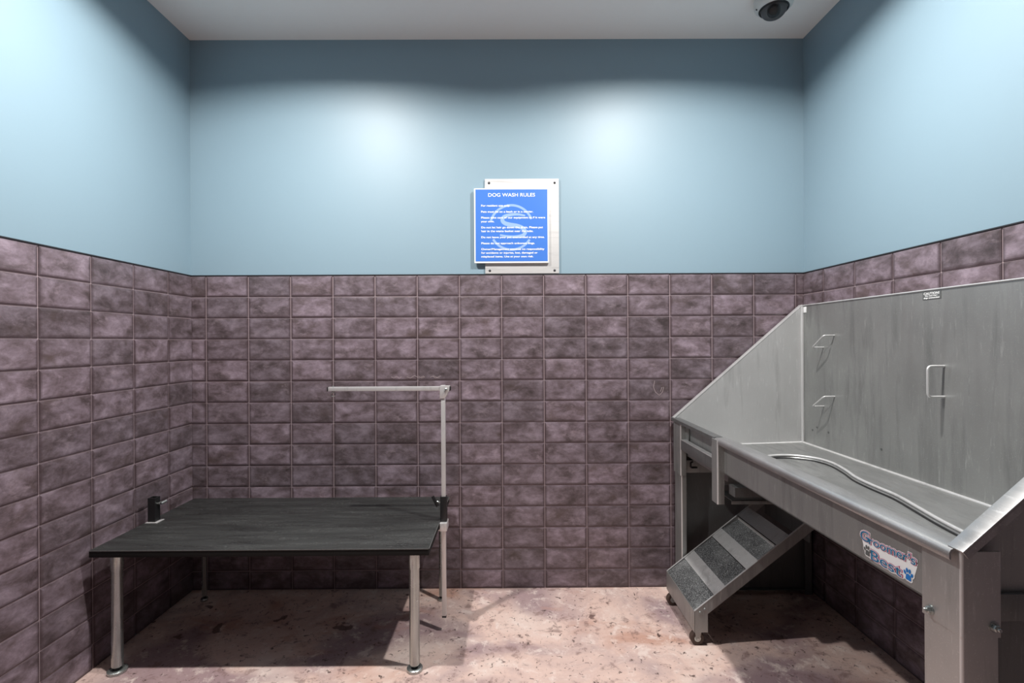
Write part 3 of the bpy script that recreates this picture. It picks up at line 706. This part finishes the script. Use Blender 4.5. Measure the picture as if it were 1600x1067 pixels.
# brand decal on the apron
DX = FX + 0.010
dec_bm = bmesh.new()
def d3(layer): return lambda p: (DX - 0.0006 - 0.0005 * layer, p[0], p[1])
Y_A, Y_B = 1.113, 0.951
def right_of(body, size):
    me = text_mesh(body, size, Matrix.Identity(4)); r = max(v.co.x for v in me.vertices), min(v.co.x for v in me.vertices); bpy.data.meshes.remove(me); return r
def dword(bm, s, ya, wd, z, size, tilt, off, li):
    hi, lo = right_of(s, size); k = wd / (hi - lo)
    for i, ch in enumerate(s):
        x = right_of(s[:i + 1], size)[0] - right_of(ch, size)[0] - lo
        me = text_mesh(ch, size, Matrix.Translation((x, 0, 0)), off)
        me.transform(Matrix.Translation((DX - 0.0006 - 0.0005 * li - 0.00012 * (i % 3), 0, 0)) @ basis((0, ya, z), (0, -1, tilt), (0, 0, 1)) @ Matrix.Diagonal((k, 1, 1, 1)))
        bm.from_mesh(me); bpy.data.meshes.remove(me)
def paw(bm, yc, zc, s, lay, g=0.0):
    cnt = [0]
    def ell(cy_, cz_, ry, rz, rot):
        ps = []
        cnt[0] += 1
        for k in range(16):
            a = 2 * math.pi * k / 16; u, v = (ry + g) * math.cos(a), (rz + g) * math.sin(a)
            ps.append(bm.verts.new(d3(lay + 0.06 * cnt[0])((yc - (cy_ + u * math.cos(rot) - v * math.sin(rot)), zc + cz_ + u * math.sin(rot) + v * math.cos(rot)))))
        bm.faces.new(ps)
    ell(0, -0.3 * s, 0.42 * s, 0.42 * s, 0); ell(-0.24 * s, -0.52 * s, 0.22 * s, 0.22 * s, 0); ell(0.24 * s, -0.52 * s, 0.22 * s, 0.22 * s, 0)
    ell(-0.58 * s, 0.14 * s, 0.18 * s, 0.29 * s, 0.4); ell(-0.22 * s, 0.52 * s, 0.18 * s, 0.31 * s, 0.1); ell(0.22 * s, 0.52 * s, 0.18 * s, 0.31 * s, -0.1); ell(0.58 * s, 0.14 * s, 0.18 * s, 0.29 * s, -0.4)
words = [("G", 1.110, 0.026, 0.7405, 0.031), ("roomer's", 1.083, 0.124, 0.7405, 0.025), ("Best", 1.078, 0.084, 0.7095, 0.030)]
layers = [(0.0030, 'sign_white', 'decal_backing'), (0.0018, 'magenta', 'decal_outline'), (0.0009, 'sign_white', 'decal_inline'), (0.0001, 'logo_teal', 'lettering')]
root_dec = None
for li, (off, mat, nm) in enumerate(layers):
    bm = bmesh.new()
    for s, ya, wd, z, size in words:
        dword(bm, s, ya, wd, z, size, 0.07 if s != "Best" else 0.0, off, li + (0.0 if s != 'G' else 0.08))
    if li == 0:
        paw(bm, 1.089, 0.7225, 0.0145, 0, 0.0028); paw(bm, 0.977, 0.7225, 0.0150, 0, 0.0030)
        ps = [(1.108, 0.745), (1.098, 0.714), (1.072, 0.708), (0.992, 0.708), (0.965, 0.72), (0.955, 0.752), (1.0, 0.752)]
        bm.faces.new([bm.verts.new(d3(-0.3)(p)) for p in ps])
        root_dec = obj('logo_decal', bm, M[mat], tub, 0); root_dec['label'] = "colourful brand decal with two paw prints"
    else: obj(nm, bm, M[mat], root_dec, 0)
bm = bmesh.new(); paw(bm, 1.089, 0.7225, 0.0145, 2); obj('grey_paw_print', bm, M['logo_grey'], root_dec, 0)
bm = bmesh.new(); paw(bm, 0.977, 0.7225, 0.0150, 2); obj('blue_paw_print', bm, M['logo_blue'], root_dec, 0)

# ---------------------------------------------------------------- step ramp under the tub
RX, RZ = 0.710, 0.1394
ANG = math.atan2(0.3353, 0.4276)
u = Vector((math.cos(ANG), 0, math.sin(ANG))); n = Vector((-math.sin(ANG), 0, math.cos(ANG)))
RY0, RY1 = 1.912, 2.252
A0 = Vector((RX, 0, RZ))
t = thing('dog_step_ramp', 'steel step ramp with speckled grip treads under the tub', 'step ramp', (RX, (RY0 + RY1) / 2, 0))
LEN = 0.60
for ya, yb in ((RY0, RY0 + 0.003), (RY1 - 0.003, RY1)):
    bm = bmesh.new()
    e = A0 + u * LEN
    poly = [A0, e, e + Vector((0.0, 0, -0.052)), A0 + Vector((0.052, 0, 0.041 - 0.052)), Vector((RX + 0.052, 0, 0.057)), Vector((RX, 0, 0.057))]
    prism(bm, [(p.x, ya, p.z) for p in poly], (0, yb - ya, 0))
    yl0, yl1 = (ya - 0.0006, ya + 0.006) if ya == RY0 else (yb - 0.006, yb + 0.0006)
    a = A0 + n * 0.0006; b_ = e + n * 0.0006
    rail = obj('side_rail', bm, M['steel'], t)
    bm = bmesh.new(); prism(bm, [(a.x, yl0, a.z), (a.x, yl1, a.z), (a.x - n.x * 0.002, yl1, a.z - n.z * 0.002), (a.x - n.x * 0.002, yl0, a.z - n.z * 0.002)], b_ - a)
    obj('rail_edge', bm, M['steel_light'], rail)  # lip lighter than the rail, its bright line put into the colour
ramp_x = [0.7115, 0.787, 0.833, 0.914, 0.960, 1.0335, 1.083]
at = lambda x, d=0.0: A0 + u * ((x - RX) / math.cos(ANG)) + n * d
for i, (xa, xb) in enumerate(((ramp_x[0], ramp_x[1]), (ramp_x[2], ramp_x[3]), (ramp_x[4], ramp_x[5]))):
    sink = (0.002, 0.004, 0.016)[i]
    p, q = at(xa - (0.004 if i else 0.0), -0.0035), at(xb + 0.002, -0.0035 - sink)
    d = (q - p); dn = Vector((-d.z, 0, d.x)).normalized()
    bm = bmesh.new(); prism(bm, [(p.x, RY0 + 0.004, p.z), (q.x, RY0 + 0.004, q.z), ((q - dn * 0.004).x, RY0 + 0.004, (q - dn * 0.004).z), ((p - dn * 0.004).x, RY0 + 0.004, (p - dn * 0.004).z)], (0, RY1 - RY0 - 0.008, 0)); obj('tread', bm, M['grip'], t)
for xa, xb in ((ramp_x[1], ramp_x[2]), (ramp_x[3], ramp_x[4]), (ramp_x[5], ramp_x[6])):
    p, q = at(xa + 0.001, -0.0032), at(xb - 0.001, -0.0022)
    bm = bmesh.new(); prism(bm, [(p.x, RY0 + 0.0035, p.z), (q.x, RY0 + 0.0035, q.z), (q.x, RY0 + 0.0035, q.z - 0.006), (p.x, RY0 + 0.0035, p.z - 0.006)], (0, RY1 - RY0 - 0.007, 0)); prism(bm, [(p.x, RY0 + 0.0035, p.z - 0.001), (p.x + 0.003, RY0 + 0.0035, p.z - 0.001), (p.x + 0.003, RY0 + 0.0035, p.z - 0.03), (p.x, RY0 + 0.0035, p.z - 0.03)], (0, RY1 - RY0 - 0.007, 0)); obj('riser_strip', bm, M['steel_light'], t)
bm = bmesh.new(); box(bm, RX - 0.001, RX + 0.002, RY0, RY1, 0.057, RZ, 0.0008); obj('front_plate', bm, M['steel'], t)
bm = bmesh.new(); box(bm, 1.16, 1.163, RY0 + 0.003, RY1 - 0.003, 0.40, 0.485); obj('end_plate', bm, M['steel_dark'], t)
for yc in (RY0 + 0.022, RY1 - 0.03):
    xc = RX + 0.016; zc = 0.027
    bm = bmesh.new()
    box(bm, xc - 0.016, xc + 0.020, yc - 0.017, yc + 0.017, 0.0545, 0.057, 0.0008)
    for s in (-1, 1): prism(bm, [(xc - 0.006, yc + s * 0.013, zc - 0.006), (xc + 0.006, yc + s * 0.013, zc - 0.006), (xc + 0.014, yc + s * 0.013, 0.055), (xc - 0.012, yc + s * 0.013, 0.055)], (0, s * 0.002, 0))
    o = obj('caster', bm, M['steel'], t)
    bm = bmesh.new(); lathe(bm, [(0.010, -0.011), (0.023, -0.011), (0.0265, -0.008), (0.0268, 0.0), (0.0265, 0.008), (0.023, 0.011), (0.010, 0.011)], (xc, yc, zc), (0, 1, 0), seg=32); obj('tyre', bm, M['tyre'], o)
    bm = bmesh.new(); lathe(bm, [(0.0, -0.0165), (0.004, -0.0165), (0.005, -0.012), (0.0125, -0.0115), (0.013, 0.0115), (0.005, 0.012), (0.004, 0.0165), (0.0, 0.0165)], (xc, yc, zc), (0, 1, 0), seg=20); obj('hub', bm, M['chrome'], o)
for dx in (0.022, 0.040):
    c = A0 + Vector((dx, 0, dx * 0.7 - 0.020)); bm = bmesh.new(); lathe(bm, [(0, 0.004), (0.0035, 0.0035), (0.005, 0.0)], (c.x, RY0, c.z), (0, -1, 0), seg=12); obj('rivet', bm, M['chrome'], t)

# ---------------------------------------------------------------- camera, world, exposure
cd = bpy.data.cameras.new('camera'); cd.sensor_fit = 'HORIZONTAL'; cd.sensor_width = 36.0; cd.lens = F / 1600 * 36.0; cd.clip_start = 0.05
co = bpy.data.objects.new('camera', cd); C.objects.link(co)
co.matrix_world = Matrix.Translation(CAM) @ Matrix.Rotation(-3.0 / F, 4, 'Z') @ Matrix.Rotation(R(90), 4, 'X') @ Matrix.Rotation(R(-0.30), 4, 'Z')
bpy.context.scene.camera = co
w = bpy.data.worlds.new('world'); bpy.context.scene.world = w; w.use_nodes = True
w.node_tree.nodes['Background'].inputs['Color'].default_value = (0.05, 0.05, 0.05, 1)
sc = bpy.context.scene
sc.view_settings.view_transform = 'Standard'; sc.view_settings.look = 'None'; sc.view_settings.gamma = 1.0
sc.view_settings.use_curve_mapping = False; sc.view_settings.exposure = 0.0
